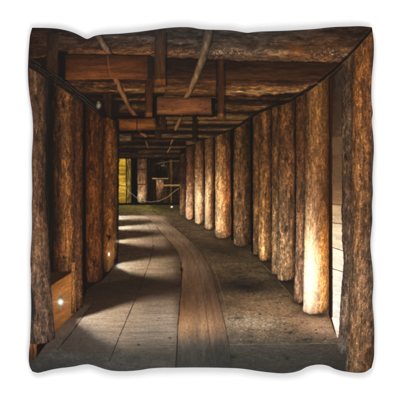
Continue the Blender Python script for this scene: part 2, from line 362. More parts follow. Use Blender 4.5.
    P.line([(125, 185), (129.5, 191.5), (136, 197), (143, 200.8), (150, 202), (159, 201), (167, 197.5), (174, 192), (179, 188.5)], 0.65, (188, 162, 126), 0.62, 0.45)
    P.spot(172, 206.8, 1.2, 1.0, (255, 246, 232), 1.0, 3)

    # ------------------------------------------------------------ ceiling
    P.poly([(26, 20), (376, 20), (376, 30), (300, 86), (236, 128), (182, 152), (118, 152), (118, 122), (76, 88), (26, 56)], (26, 16, 10), 0.8)
    # the farther cross logs, far ones first
    def log(x0, x1, y0, y1, cols, seed, amt=0.42, fl=0.5, sl=0.0):
        amt *= 0.85; fl *= 0.42
        cols = [tuple(v * 0.62 for v in cols[0])] + cols + [tuple(v * 0.52 for v in cols[-1])]
        P.wood([(x0, y0), (x1, y0 + sl), (x1, y1 + sl), (x0, y1)], [(y0 + (y1 - y0) * k / (len(cols) - 1), [q] if not isinstance(q, list) else q) for k, q in enumerate(cols)], 0, amt, 20, 2.0, seed, 0.8, 1.6, 0.25, fl)
    log(118, 184, 154.5, 159, [(58,38,20), (36,22,11)], 101)
    log(138, 190, 150, 154, [(46,28,14), (64,42,22)], 102)
    log(118, 172, 146, 149.5, [(64,42,24), (44,26,12)], 103)
    log(160, 190, 145, 149, [(40,24,12), (78,52,28)], 104)
    log(130, 186, 140, 143.5, [(58,34,18), (40,24,12)], 105)
    log(120, 132, 134, 145, [(60,44,28), (90,66,42), (50,32,18)], 106, 0.6)
    log(134, 200, 134, 139, [(40,24,13), (58,36,18), (34,20,10)], 107)
    log(186, 216, 140.5, 145.5, [(62,40,20), (98,64,32)], 108)
    log(160, 240, 134, 139, [(60,38,20), (88,58,30)], 109)
    log(165, 250, 127.5, 132.5, [(52,34,18), (84,56,30), (52,34,18)], 110, 0.42, 0.6, -0.5)
    log(134, 176, 125, 131, [(46,28,14), (62,38,18)], 111)
    log(160, 262, 121, 126, [(82,52,24), (98,64,30), (66,42,20)], 112, 0.36, 0.5, -1.0)
    log(160, 272, 114.5, 121.5, [(64,40,18), (104,70,34), (92,60,28)], 113, 0.36, 0.6, -1.0)
    log(120, 292, 104, 114, [(52,32,15), (80,50,23), (72,44,20), (42,26,13)], 114, 0.45, 0.8, -2.0)
    log(66, 306, 96.5, 103.5, [(44,26,13), (70,43,20), (34,20,10)], 115, 0.45, 0.8, -2.0)
    P.line([(165, 97), (186, 98.5), (200, 99.5), (222, 98.5)], 1.4, (124, 84, 46), 0.5, 0.6, 1, 0.4)
    # second log: tall face with a lit, flaky lower edge
    log(60, 330, 80, 97, [(52,29,15), (60,33,16), (66,38,18), (100,64,32), (96,62,30), (40,24,12)], 116, 0.40, 0.55, -3.0)
    P.wood([(222, 89), (262, 86), (292, 88.5), (312, 84), (302, 92), (262, 96.5), (222, 96.5)], [(84, [(84,52,26)]), (92, [(116,78,42)]), (97, [(80,50,25)])], 0, 0.45, 14, 2.4, 117, 1.2, 2.5, 0, 0.30)
    # the dark hollow between the first and second log
    P.wood([(60, 58), (345, 60), (332, 80), (60, 84)], [(58, [(20,13,10), (22,15,13), (26,17,12), (30,18,11), (30,18,10)]), (70, [(26,17,14), (24,18,17), (40,24,14), (46,26,14), (42,24,12)]), (82, [(48,27,14), (40,24,14), (64,36,18), (66,37,18), (52,30,15)])], 0, 0.25, 26, 2.4, 118, 1.0, 1.5)
    P.wood([(165, 78.5), (217, 78.5), (217, 97), (165, 96)], [(78, [(54,30,18), (60,34,20)]), (86, [(72,40,20), (70,39,20)]), (90, [(104,66,30), (84,50,24)]), (96, [(70,40,18), (66,36,18)])], 0, 0.3, 18, 2.0, 119, 0.8, 1.5, 0.2, 0.2)
    # front log across the whole top, bark flaking on its lower edge
    P.wood([(26, 20), (378, 20), (372, 31), (346, 63.5), (300, 62), (240, 61.5), (200, 59.5), (160, 58), (110, 55.5), (60, 55), (26, 60)],
           [(24, [(26,16,12), (44,32,26), (46,38,33), (40,34,30), (44,36,30), (40,28,20), (30,18,12)]), (38, [(34,20,13), (50,37,30), (52,41,34), (50,42,36), (56,45,36), (50,33,21), (40,24,14)]),  # upper rows greyed: the cloth's sheen along the top edge, painted in
            (47, [(38,22,13), (54,36,24), (58,40,28), (56,44,35), (70,52,38), (72,45,25), (52,31,18)]), (53, [(40,24,14), (74,46,26), (92,58,32), (78,58,42), (104,78,56), (110,68,36), (86,62,44)]),
            (60, [(36,22,13), (66,40,22), (84,50,24), (60,40,26), (84,56,34), (96,58,28), (66,46,32)])], 0.0, 0.34, 24, 3.4, 120, 0.8, 2.2, 0.0, 0.30)
    i = P.sel(200, 350, 44, 64); x, y = X[i], Y[i]
    b = np.exp(-((x - 228) / 22) ** 2 - ((y - 54) / 4.5) ** 2) + 1.1 * np.exp(-((x - 326) / 24) ** 2 - ((y - 55.5) / 4.5) ** 2)
    f = sstep(-0.04, 0.16, fbm(x / 2.4, y / 1.9, 121, 4, 0.7)); f2 = sstep(0.0, 0.2, fbm(x / 2.0, y / 1.6, 125, 3))
    P.put(i, C(128, 102, 78) * np.exp(0.9 * P.fine[i])[:, None], np.clip(b * 1.2, 0, 1) * f * 0.72)
    P.mul(i, np.array([0.45, 0.40, 0.36]), np.clip(b * 1.2, 0, 1) * f2 * 0.6)
    P.spot(296, 50, 10, 5, (122, 62, 24), 0.5, 2, 0.2)
    P.spot(297, 54, 6, 3, (150, 80, 32), 0.4, 2)
    i = P.sel(60, 205, 46, 60); x, y = X[i], Y[i]
    b = np.exp(-((y - 52.5 - (x - 130) * 0.02) / 2.8) ** 2) * sstep(64, 90, x) * (0.45 + 0.55 * np.exp(-((x - 140) / 18) ** 2) + 0.4 * np.exp(-((x - 180) / 10) ** 2))
    f = sstep(0.02, 0.25, fbm(x / 3, y / 1.3, 122, 3))
    P.put(i, C(146, 90, 50) * np.exp(0.5 * P.fine[i])[:, None], b * f * 0.8)
    # slanting poles under the roof
    P.pole([(98, 35, 6.4), (104, 45, 6.6), (112, 58, 6.2)], lambda a, b: table(b, a * 0, [(36, [(84,68,54)]), (46, [(112,84,60)]), (55, [(98,66,42)])]), 141)
    P.pole([(114.5, 76, 6), (124, 96, 5.2), (130, 108, 4.8), (138, 119, 4.4)], lambda a, b: table(b, a * 0, [(80, [(126,78,38)]), (95, [(122,78,42)]), (110, [(108,66,34)]), (119, [(92,54,26)])]), 142)
    P.pole([(137.5, 129, 4), (142.5, 134, 3.8), (146, 136.5, 3)], (112, 70, 34), 143)
    P.pole([(147, 143, 2.6), (149, 148, 2.2)], (96, 62, 32), 147)
    P.pole([(210, 27, 9.5), (207, 45, 9), (202, 62, 8), (196, 78, 6.6), (190, 93, 5.4), (184, 101, 4.4)], lambda a, b: table(b, a * 0, [(30, [(70,60,50)]), (45, [(106,84,62)]), (62, [(112,84,54)]), (80, [(122,88,56)]), (99, [(128,84,46)])]), 144)
    P.pole([(183, 111, 3.4), (180, 121, 3.6), (176, 129.5, 3.6)], (132, 84, 42), 145)
    P.pole([(172.5, 141, 2.0), (171, 144.5, 2.0)], (112, 76, 42), 146); P.pole([(170.5, 148, 1.8), (168.5, 152.5, 1.8)], (112, 76, 42), 148)

    # left: hanging upright, big boxed beam
    P.poly([(58, 52), (68, 52), (68, 82), (62, 82), (58, 76)], (15, 12, 11), 0.9)
    P.wood([(65.5, 55), (151, 56.5), (153.5, 79.5), (66, 80.5)], [(54, [(40,22,12), (62,32,16), (64,33,15), (56,29,13)]), (62, [(50,26,13), (68,36,18), (70,36,18), (60,32,15)]), (72, [(60,31,14), (92,48,21), (86,44,19), (68,36,16)]), (78, [(82,42,18), (116,61,26), (102,54,24), (76,41,19)]), (80.5, [(70,36,14), (120,64,28), (110,58,26), (66,36,18)])], 0.0, 0.20, 26, 3.0, 124, 0.6, 0.8, 0.35)
    P.line([(67, 80), (110, 79.4), (146, 80)], 0.9, (140, 78, 36), 0.65, 0.5, 0.8, 0.4)
    P.poly([(147.5, 57), (153.2, 57.5), (153.6, 80), (148, 80)], (30, 23, 19), 0.7, 1, 0.9)
    P.line([(66, 55), (110, 55.3), (150, 56.8)], 1.2, (20, 12, 7), 0.7)
    P.line([(108, 57), (109, 68), (111.5, 79)], 1.8, (126, 76, 42), 0.42, 0.9)
    P.line([(106.5, 57), (107.5, 68), (109.8, 78)], 0.9, (40, 20, 10), 0.4, 0.8)
    # board above the passage, right of the middle
    P.poly([(153, 98), (158, 97), (158, 116), (153, 116)], (16, 10, 7), 0.7)
    P.wood([(157, 98.5), (212.5, 98.5), (212.5, 115.5), (157, 115.5)], [(98, [(84,46,22), (90,50,26), (84,46,24)]), (106, [(96,54,26), (104,57,29), (96,54,28)]), (112, [(116,66,33), (124,70,36), (104,60,32)]), (115.5, [(90,52,26), (112,64,34), (80,46,24)])], 0, 0.20, 22, 2.6, 125, 0.6, 0.9, 0.4)
    for q in ((163, 107), (173, 111), (200, 105), (197, 113), (206, 110)): P.spot(q[0], q[1], 1.0, 0.8, (48, 22, 10), 0.7)
    P.poly([(211, 99), (215.5, 99), (215.5, 116), (212, 116)], (14, 10, 8), 0.7)
    P.poly([(160, 115.8), (216, 115.8), (216, 118), (160, 117.5)], (12, 8, 5), 0.8, 1, 0.85)
    # third board
    P.poly([(112, 116.5), (158, 116.5), (158, 121), (112, 121)], (18, 10, 6), 0.8)
    P.wood([(116, 119.8), (156, 119), (156.5, 131), (116.5, 131.5)], [(119, [(72,36,12), (94,48,18), (88,44,16)]), (126, [(88,46,16), (110,58,22), (100,54,20)]), (131, [(76,40,14), (96,52,20), (88,48,18)])], 0, 0.2, 16, 2.4, 126, 0.6, 0.9, 0.45)
    P.line([(137.5, 119.5), (137.5, 131)], 1.0, (30, 15, 6), 0.8)
    P.poly([(116, 131.5), (158, 131), (158, 134), (118, 134)], (14, 9, 5), 0.9, 1, 0.8)
    # uprights hanging from the logs
    def strut(x0, x1, y0, y1, top, bot, seed, cap=5, capc=(116,64,24)):
        P.wood([(x0, y0), (x1, y0), (x1, y1), (x0, y1)], [(y0, [top]), (y1 - cap - 1, [bot]), (y1 - cap, [capc]), (y1, [tuple(v * 0.85 for v in capc)])], math.pi / 2, 0.22, 18, 1.8, seed, 0.6, 0.7, 0.35)
        P.line([(x1 + 0.8, y0 + 4), (x1 + 0.8, y1)], 1.4, (12, 8, 6), 0.55)
    strut(145.5, 153, 82, 118, (64,34,14), (72,38,15), 131, 4, (112,62,22))
    strut(155, 166, 29, 86.8, (50,40,34), (72,40,18), 132, 6, (120,66,26))
    strut(217.5, 224, 60, 119, (56,30,17), (74,38,18), 133, 4, (124,70,28))
    P.line([(216.6, 62), (216.6, 118)], 1.5, (18, 12, 9), 0.7)
    strut(161, 166, 117, 131, (44,24,12), (56,32,16), 134, 2, (60,36,18))
    strut(192.5, 197, 116, 143, (26,16,9), (36,22,11), 135, 2, (52,32,16))
    strut(155.5, 161, 131, 140, (40,26,14), (46,30,16), 136, 2, (50,32,16))
    P.wood([(47.5, 33), (58.5, 33), (58.5, 84), (47.5, 78)], [(33, [(34,22,15), (46,32,23)]), (50, [(40,26,17), (54,36,25)]), (66, [(48,30,18), (50,31,19)]), (84, [(54,32,17), (46,28,15)])], math.pi / 2, 0.25, 20, 2.4, 137, 0.8, 1.0, 0.3)
    # ------------------------------------------------------------ right-hand row of posts, far to near
    D = (30, 18, 9)
    P.poly([(180, 150), (215, 136.5), (238, 127), (258, 113), (272, 108), (290, 102), (315, 86), (335, 70), (353, 52), (371, 31), (376, 28), (374, 200), (341, 336), (334, 318), (331, 309), (304, 298), (296, 281), (272, 259), (253, 246), (234, 238), (216, 229), (205, 223), (186, 216)], (18, 11, 6), 0.8)
    for q in ((183, 215, 3), (190, 219, 4), (199.5, 223.5, 5), (209.5, 229, 5), (224, 237.5, 9), (242, 246, 10), (255, 254.5, 4), (264.5, 259.5, 7), (274, 274, 4), (285.5, 280, 9), (298, 302, 6), (315, 313, 14)):
        P.spot(q[0] - 0.5, q[1] - 0.5, q[2] * 1.15, 1.0 + q[2] * 0.22, (24, 16, 10), 0.75, 2.2, 0.15)
    P.post([(150, 180)], [(150, 185.8)], [(180, 155), (187, 153)], 215.5, [(152, [(50,28,14), (40,22,12)]), (180, [(78,46,26), (52,30,16)]), (200, [(150,104,70), (92,56,32)]), (215, [(150,108,78), (90,58,36)])], 151, 0.5, 1.2, 0.4)
    P.post([(148, 186)], [(148, 194)], [(185, 148), (195, 146)], 219, [(146, [(64,38,18), (50,28,13)]), (170, [(98,58,30), (70,40,20)]), (186, [(168,118,80), (116,70,40)]), (200, [(232,186,140), (206,152,104), (110,66,38)]), (219, [(224,176,134), (190,138,96), (96,60,36)])], 152, 0.45, 1.5, 0.5)
    P.post([(145, 194.6)], [(145, 204)], [(193, 144), (205, 141)], 223.5, [(143, [(66,40,18), (60,36,16), (40,22,10)]), (165, [(100,62,30), (104,64,32), (64,36,17)]), (182, [(166,118,74), (190,140,92), (110,64,32)]), (196, [(228,184,130), (236,196,146), (150,92,50)]), (212, [(242,206,158), (228,182,130), (160,98,54)]), (223, [(232,190,142), (206,160,112), (130,82,46)])], 153, 0.4, 2, 0.5)
    P.post([(142, 204.8)], [(142, 214)], [(203, 141), (215, 137)], 229, [(141, [(78,50,22), (70,44,20), (34,20,10)]), (165, [(120,80,42), (112,72,36), (50,28,14)]), (180, [(190,144,94), (180,130,82), (70,40,20)]), (200, [(244,208,156), (224,180,124), (120,76,40), (64,38,20)]), (218, [(246,214,164), (220,178,126), (130,84,46), (66,40,22)]), (229, [(226,188,140), (186,142,96), (70,44,24)])], 154, 0.38, 2, 0.5)
    P.post([(136, 215)], [(136, 232)], [(213, 138), (233, 130)], 238, [(134, [(74,48,20), (70,44,20), (46,28,12), (30,17,8)]), (160, [(120,82,44), (112,74,38), (76,44,20), (54,30,13)]), (182, [(182,138,86), (170,122,74), (110,64,30), (86,48,20)]), (205, [(224,182,124), (206,158,100), (140,82,40), (100,58,26)]), (225, [(214,172,122), (196,148,98), (136,86,46), (96,60,32)]), (238, [(170,132,92), (150,110,72), (96,62,36), (60,38,22)])], 155, 0.5, 3, 0.6, tone=(1.03, 1.0, 0.98))
    P.poly([(230, 132), (234, 130), (234, 241), (231, 239)], (14, 8, 5), 0.8)
    P.post([(130, 233)], [(130, 251)], [(231, 132), (252, 118)], 246, [(126, [(50,32,14), (58,36,16), (40,24,11), (22,13,7)]), (160, [(90,60,30), (80,52,26), (52,32,15), (28,16,9)]), (190, [(122,84,48), (104,70,40), (64,40,22), (34,21,12)]), (220, [(138,102,64), (110,78,48), (72,48,28), (38,24,14)]), (246, [(120,92,62), (100,74,48), (62,43,28), (34,22,14)])], 156, 0.6, 3.0, 0.6, knots=2, tone=(1.03, 1.0, 0.98))
    P.poly([(249.8, 119), (253.5, 117), (254, 256), (250.5, 250)], (13, 8, 5), 0.8)
    P.post([(112, 252.5)], [(112, 259)], [(251, 119), (262, 112)], 254.5, [(114, [(54,34,15), (58,36,16)]), (180, [(96,62,30), (84,52,24)]), (225, [(128,92,52), (98,62,32)]), (254, [(142,108,70), (110,74,42)])], 157, 0.5, 1.2, 0.4, tone=(1.03, 1.0, 0.98))
    P.post([(112, 258), (180, 258.5), (259, 258)], [(112, 271), (259, 270.5)], [(257, 114.5), (273, 108.5)], 260, [(108, [(50,31,13), (74,46,20), (44,26,11)]), (150, [(74,46,20), (84,52,24), (56,33,15)]), (190, [(112,74,38), (104,68,34), (76,46,22)]), (225, [(160,122,72), (128,88,48), (96,62,32)]), (248, [(178,138,88), (150,108,64), (110,72,38)]), (260, [(168,124,78), (146,102,60), (104,64,34)])], 158, 0.55, 2.2, 0.6, knots=2, tone=(1.03, 1.0, 0.98))
    P.poly([(270, 110), (272.3, 109), (272.3, 270), (270.5, 262)], (16, 9, 5), 0.7, 1, 0.8)
    P.post([(104, 271)], [(104, 280)], [(268, 109.5), (282, 105.5)], 274, [(106, [(56,35,15), (60,36,16)]), (170, [(86,55,28), (78,48,24)]), (225, [(136,102,66), (110,78,48)]), (274, [(158,126,88), (128,96,64)])], 159, 0.55, 1.5, 0.5, tone=(1.03, 1.0, 0.98))
    P.post([(98, 277), (180, 277), (279, 276)], [(98, 294.5), (200, 294.5), (279, 294)], [(274, 108.5), (290, 102.5), (298, 97.5)], 280, [(96, [(52,31,13), (70,42,18), (52,31,14)]), (130, [(66,38,17), (86,52,25), (58,33,15)]), (170, [(90,60,30), (96,62,34), (72,43,22)]), (210, [(128,96,64), (118,84,54), (84,55,33)]), (245, [(150,118,82), (136,104,72), (98,68,44)]), (280, [(152,120,86), (134,102,70), (80,54,36)])], 160, 0.6, 3, 0.7, knots=3, tone=(1.03, 1.0, 0.98))
    P.poly([(294, 102), (296, 100), (296, 298), (294, 290)], (18, 10, 6), 0.7, 1, 0.85)
    P.post([(90, 295), (230, 295), (300, 293)], [(90, 305), (300, 304)], [(290, 103), (308, 92.5)], 302, [(88, [(58,35,15), (56,33,15)]), (150, [(78,48,23), (70,42,20)]), (200, [(112,78,50), (86,56,34)]), (250, [(150,116,86), (118,84,58)]), (285, [(160,126,96), (130,92,66)]), (302, [(130,98,72), (98,66,46)])], 161, 0.5, 1.5, 0.5, tone=(1.03, 1.0, 0.98))
    P.post([(80, 305), (150, 304.5), (200, 304), (240, 303.5), (280, 302.5), (313, 302)], [(80, 329), (313, 328.5)], [(300, 97), (315, 87), (331, 74)], 313.5,
           [(72, [(56,35,15), (98,62,28), (104,66,28), (70,42,17), (40,22,9)]), (120, [(70,43,20), (112,70,34), (116,74,34), (94,56,24), (56,31,12)]), (165, [(94,60,32), (124,80,44), (110,70,36), (86,52,24), (56,32,14)]),
            (200, [(132,92,58), (154,108,70), (122,80,48), (100,60,30), (68,38,16)]), (225, [(190,148,100), (216,170,118), (164,112,70), (150,88,40), (110,62,24)]), (245, [(248,220,170), (255,236,196), (214,162,108), (196,122,52), (150,84,30)]),
            (262, [(240,220,186), (255,246,222), (240,208,162), (214,144,74), (170,100,42)]), (285, [(244,226,198), (255,248,230), (244,212,170), (224,154,82), (186,112,50)]), (302, [(240,214,180), (250,228,196), (226,182,136), (206,140,78), (166,102,50)]), (313, [(240,204,164), (236,196,152), (200,150,104), (150,96,52), (90,56,28)])], 162, 0.30, 4.0, 0.7, 0.4, rim=0.15)
    # gap beside the nearest post: sawn boards with lit joints
    P.poly([(328, 77), (344, 62), (344, 345), (334, 332), (328, 314)], (34, 17, 8), 0.6)
    P.wood([(331.5, 78), (343, 70), (343, 342), (336, 336), (331, 318)], [(70, [(28,18,10), (34,22,14)]), (100, [(44,28,17), (70,50,36)]), (150, [(84,56,34), (96,66,44)]), (185, [(112,78,48), (120,84,54)]), (203, [(150,108,70), (146,106,70)]), (206, [(196,158,112), (190,154,112)]), (222, [(214,178,132), (206,172,130)]), (226, [(240,214,172), (228,202,164)]), (246, [(252,228,188), (244,222,188)]), (252, [(255,238,206), (248,232,206)]), (268, [(255,242,216), (250,236,212)]), (300, [(255,248,228), (255,247,230)]), (326, [(255,246,228), (252,240,222)]), (342, [(222,188,154), (218,184,150)])], 0.25, 0.07, 12, 2.4, 163, 0.6, 0.5)
    for q in ((139, 134), (204, 205), (222.5, 224), (247, 250.5), (268, 271.5)): P.line([(331, q[0]), (342, q[1])], 0.8, (70, 40, 18), 0.8, 0.4, 0.5, 0.2)
    P.line([(330.2, 80), (330.4, 200), (331, 316)], 1.6, (52, 25, 9), 0.9)
    # nearest post, two lobes
    P.post([(56, 341), (100, 340.5), (190, 341), (230, 341), (262, 343), (290, 340.5), (330, 338.5), (352, 336)], [(56, 354), (352, 350)], [(334, 71.5), (345, 60.5), (358, 47)], 353,
           [(60, [(52,34,20), (62,42,26)]), (100, [(60,42,30), (70,48,32)]), (135, [(86,62,44), (80,58,40)]), (170, [(70,48,32), (90,62,42)]), (205, [(64,44,32), (92,66,48)]), (260, [(82,62,48), (108,84,64)]), (300, [(96,76,60), (112,88,68)]), (330, [(104,82,66), (100,80,64)]), (344, [(124,110,98), (84,70,60)]), (353, [(92,84,76), (60,52,46)])], 164, 0.55, 3.5, 0.9, knots=2)
    P.post([(40, 353), (120, 351), (200, 350), (260, 349.5), (310, 348), (345, 345.5), (372, 345)], [(30, 378), (376, 378)], [(340, 66), (353, 53), (371, 32), (380, 20)], 384,
           [(36, [(70,44,22), (80,50,25), (66,41,21), (40,26,14)]), (70, [(92,58,29), (104,65,32), (88,55,28), (46,30,18)]), (110, [(98,62,32), (112,72,36), (96,60,31), (48,32,20)]), (150, [(100,66,37), (116,78,44), (92,60,34), (50,35,23)]), (190, [(96,66,40), (110,75,45), (84,58,36), (54,38,26)]), (230, [(98,70,47), (106,76,50), (82,60,42), (60,44,32)]), (270, [(108,84,63), (112,84,60), (90,70,54), (66,51,40)]), (305, [(112,88,66), (122,94,68), (100,76,56), (68,52,40)]), (335, [(104,80,58), (114,86,60), (92,70,52), (62,48,38)]), (355, [(98,80,62), (98,76,54), (86,60,40), (56,38,26)]), (374, [(70,60,48), (76,60,44), (64,44,28), (40,26,16)])], 165, 0.62, 4, 0.8, knots=4, tone=(1.06, 1.0, 0.94))
    # cable along the head of the right-hand row
    P.line([(373, 28), (353, 51), (335, 69), (315, 85), (290, 101), (272, 107), (258, 112.5), (238, 126.5)], 2.6, (19, 13, 9), 0.85, 0.7, 0.8)
    P.line([(371, 32.5), (353, 53.5), (335, 71.5), (315, 87.5), (296, 99)], 0.9, (96, 70, 46), 0.55, 0.5, 1.2, 0.6)
    P.line([(370, 29), (352, 49.5), (334, 67.5), (314, 83.5), (290, 99.5)], 0.7, (78, 60, 43), 0.45, 0.5, 1.2, 0.6)
    P.wood([(334, 76), (344, 66), (346, 84), (340, 94), (335, 96)], [(66, [(56,42,32)]), (96, [(48,34,25)])], 1.5, 0.2, 8, 2, 168, 1.0, 1)
    P.poly([(334, 100), (341, 96), (341, 124), (332.5, 136)], (58, 40, 26), 1.2, 1, 0.6)
    P.line([(311, 86), (315, 83.5), (319, 85)], 1.6, (120, 80, 44), 0.5)
    for q in ((331, 342, 137, 154, (104, 76, 46)), (331, 341, 167, 183, (92, 70, 46))): P.poly([(q[0], q[2] + 1), (q[1], q[2]), (q[1], q[3]), (q[0], q[3] + 1)], q[4], 0.6, 1, 0.6)

    # ------------------------------------------------------------ left-hand row of posts
    P.poly([(24, 58), (76, 88), (120, 122), (119, 262), (112, 270), (104, 279), (86, 290), (84, 305), (56, 331), (36, 358), (24, 360)], (19, 12, 8), 0.8)
    P.post([(112, 104), (268, 104)], [(112, 118), (240, 118.5), (255, 117.5), (270, 113)], [(102, 114), (120, 124)], 271, [(116, [(46,26,11), (66,38,15), (52,30,13)]), (160, [(78,42,15), (104,60,22), (74,44,18)]), (200, [(84,48,18), (110,64,26), (78,48,22)]), (235, [(84,48,18), (120,74,32), (88,56,26)]), (255, [(76,44,18), (128,82,38), (84,56,28)]), (270, [(58,36,18), (92,62,32), (56,40,24)])], 171, 0.55, 2.5, 0.6, tone=(0.84, 0.78, 0.74))
    P.poly([(108, 246), (113.5, 239), (115.5, 241), (114, 264), (108.5, 270)], (142, 90, 40), 1.2, 1, 0.45)
    P.poly([(107.5, 234.5), (112.5, 235.5), (109.5, 241)], (28, 15, 7), 0.8)
    P.post([(96, 84.5), (280, 85)], [(96, 104), (280, 104)], [(82, 98), (106, 112)], 282, [(100, [(32,18,9), (56,30,12), (44,24,10)]), (140, [(44,24,10), (80,42,15), (62,34,13)]), (180, [(56,30,12), (100,54,20), (74,40,16)]), (220, [(60,32,12), (98,54,20), (84,46,18)]), (255, [(56,31,13), (92,52,22), (74,42,19)]), (282, [(40,24,12), (68,40,20), (50,30,16)])], 172, 0.6, 3, 0.7, knots=4, tone=(0.84, 0.78, 0.74))
    P.poly([(83, 95), (86.5, 97), (87, 292), (83.5, 300)], (16, 9, 6), 1.0)
    P.post([(84, 75), (310, 75)], [(84, 84), (150, 84), (310, 83.5)], [(72, 86), (88, 96)], 308, [(90, [(64,36,18), (50,28,14)]), (150, [(82,46,22), (66,36,17)]), (210, [(90,52,28), (72,42,22)]), (260, [(98,62,38), (82,50,30)]), (290, [(110,70,42), (86,52,30)]), (308, [(82,52,32), (60,38,22)])], 173, 0.4, 1.5, 0.5, tone=(0.90, 0.86, 0.84))
    P.post([(74, 52), (272, 52)], [(80, 75.5), (270, 75.5)], [(50, 76), (78, 92)], 274, [(82, [(26,17,10), (58,36,18), (104,64,30), (72,42,20)]), (120, [(28,18,11), (56,35,19), (112,70,34), (82,48,22)]), (170, [(32,21,13), (58,36,20), (116,72,37), (90,52,26)]), (215, [(32,20,13), (62,37,21), (122,76,38), (100,60,30)]), (250, [(30,19,12), (64,36,19), (138,88,44), (116,72,34)]), (274, [(26,16,10), (54,30,16), (126,80,40), (104,64,32)])], 174, 0.6, 3.5, 0.8, knots=3, tone=(0.90, 0.86, 0.84))
    P.poly([(46, 74), (52.5, 78), (54, 200), (54, 288), (50, 288), (47, 200)], lambda a, b: C(27, 21, 17) * np.exp(0.4 * fbm(a / 2, b / 20, 66, 3))[:, None] * (1.25 - 0.5 * sstep(47, 51, a))[:, None], 1.6)
    # boxed board holding the near lamp
    P.poly([(50, 272), (77, 270), (77, 276), (52, 290)], (44, 25, 13), 0.9)
    P.wood([(51, 285.5), (77, 269), (77, 311), (66, 322), (54, 334)], [(268, [(150,88,36), (174,104,44)]), (285, [(142,84,36), (172,104,46)]), (305, [(150,88,38), (158,94,42)]), (320, [(130,78,36), (120,74,36)]), (334, [(90,56,28), (90,56,30)])], -0.5, 0.13, 14, 3, 176, 0.7, 0.6, 0.2)
    P.post([(268, 72.5), (310, 72)], [(268, 76.5), (312, 76)], [(70, 262), (80, 262)], 313, [(262, [(146,92,46)]), (290, [(164,102,50)]), (313, [(92,58,30)])], 177, 0.3, 0.5, 0.4)
    P.post([(290, 76.5)], [(290, 84)], [(74, 280), (86, 280)], 307, [(280, [(104,64,38), (82,50,30)]), (307, [(84,52,32), (56,36,22)])], 178, 0.4, 1, 0.4)
    # strip behind the nearest left post and the post itself
    P.wood([(26, 316), (38, 322), (37, 358), (26, 362)], [(316, [(92,56,32)]), (345, [(112,66,34)]), (360, [(62,42,26)])], math.pi / 2, 0.3, 14, 2, 179, 0.8)
    P.post([(50, 24), (370, 26)], [(60, 46), (100, 47), (150, 46.5), (200, 47), (240, 49.5), (280, 51.5), (310, 54), (340, 56)], [(24, 56), (34, 62), (50, 74)], 344,
           [(66, [(50,34,22), (78,52,32), (60,40,25)]), (110, [(56,38,26), (84,56,36), (60,40,26)]), (160, [(58,38,27), (84,56,37), (62,42,28)]), (200, [(60,40,29), (90,60,40), (64,43,29)]), (240, [(66,45,32), (100,70,48), (74,50,34)]), (275, [(70,50,38), (106,78,58), (84,60,44)]), (305, [(68,50,40), (98,72,55), (86,62,47)]), (330, [(66,50,40), (90,68,54), (78,58,46)]), (344, [(60,46,38), (76,60,50), (58,46,38)])], 180, 0.5, 5, 0.8, knots=3)
    P.poly([(30, 280), (33, 290), (37, 312), (34, 322), (30, 316)], (28, 24, 24), 1.6, 1, 0.75)
    P.spot(45, 310, 2.2, 1.6, (150, 122, 100), 0.6)
    # wire-mesh strip at the head of the left row
    P.poly([(26, 54), (38, 62), (60, 76), (80, 92), (102, 110), (112, 118), (104, 119), (92, 110), (72, 96), (56, 84), (40, 74), (26, 66)], (20, 16, 13), 1.0, 1.5, 0.92)
    for k, o in ((0.8, 0), (0.6, 3.4), (0.5, 6.0)):
        P.line([(28, 57 + o), (40, 65 + o), (60, 78 + o), (80, 94 + o), (100, 110 + o)], k, (88, 69, 50), 0.60, 0.5, 1.6, 0.95, 7 + int(o))
    P.poly([(76, 86), (116, 92), (116, 122), (104, 116)], (22, 13, 8), 1.2, 1, 0.6)
    P.wood([(78, 82.5), (118, 84), (118, 92), (92, 93)], [(82, [(48,27,13), (70,40,18)]), (92, [(84,50,24), (66,38,17)])], 0.08, 0.4, 12, 2, 182, 0.8, 1.5, 0, 0.5)
    P.wood([(104, 94), (112, 94), (112, 120), (107, 116)], [(94, [(44,25,12)]), (120, [(40,23,11)])], 1.57, 0.3, 12, 2, 183)
    P.spot(99.5, 106.5, 2.3, 3.0, (140, 128, 106), 0.9, 3.0, 0.2); P.spot(99.2, 103, 1.4, 1.2, (118, 104, 84), 0.7, 3)
    P.poly([(45.5, 56), (60, 60), (60, 80), (48, 76)], (46, 27, 15), 1.5, 1, 0.35)

    # ------------------------------------------------------------ lamps seen in the picture
    P.spot(61.5, 297, 2.0, 2.4, (70, 72, 66), 0.9, 4); P.spot(61.3, 304.8, 2.0, 2.2, (84, 86, 78), 0.8, 4)
    P.spot(61.5, 301, 6.5, 5.5, (238, 196, 140), 0.40, 1.3); P.spot(61.4, 301.4, 2.8, 3.0, (228, 246, 244), 1.0, 3); P.spot(61.4, 301.4, 1.8, 2.0, (255, 255, 255), 1.0, 4)
    P.line([(54, 301), (69, 301.5)], 0.8, (255, 236, 200), 0.28, 1.0); P.line([(61, 292), (62, 310)], 0.8, (255, 236, 200), 0.15, 1.0)
    P.spot(109.8, 254, 2.6, 4.0, (220, 160, 92), 0.45, 1.4); P.spot(109.8, 253.8, 1.1, 2.0, (255, 252, 240), 1.0, 4)
    P.spot(119, 266, 4, 2.6, (214, 220, 196), 0.45, 2); P.spot(118.5, 241, 2.5, 1.4, (240, 236, 216), 0.5, 2)
    # light film grain of the photograph that was printed
    P.col *= np.exp(0.05 * P.fine + 0.05 * fbm(X / 0.9, Y / 0.9, 211, 2))[:, None]
    g = P.col.mean(1, keepdims=True); P.col[:] = np.clip(g + (P.col - g) * 0.95, 0.004, 1.0)
    return P.col
#ENDPRINT

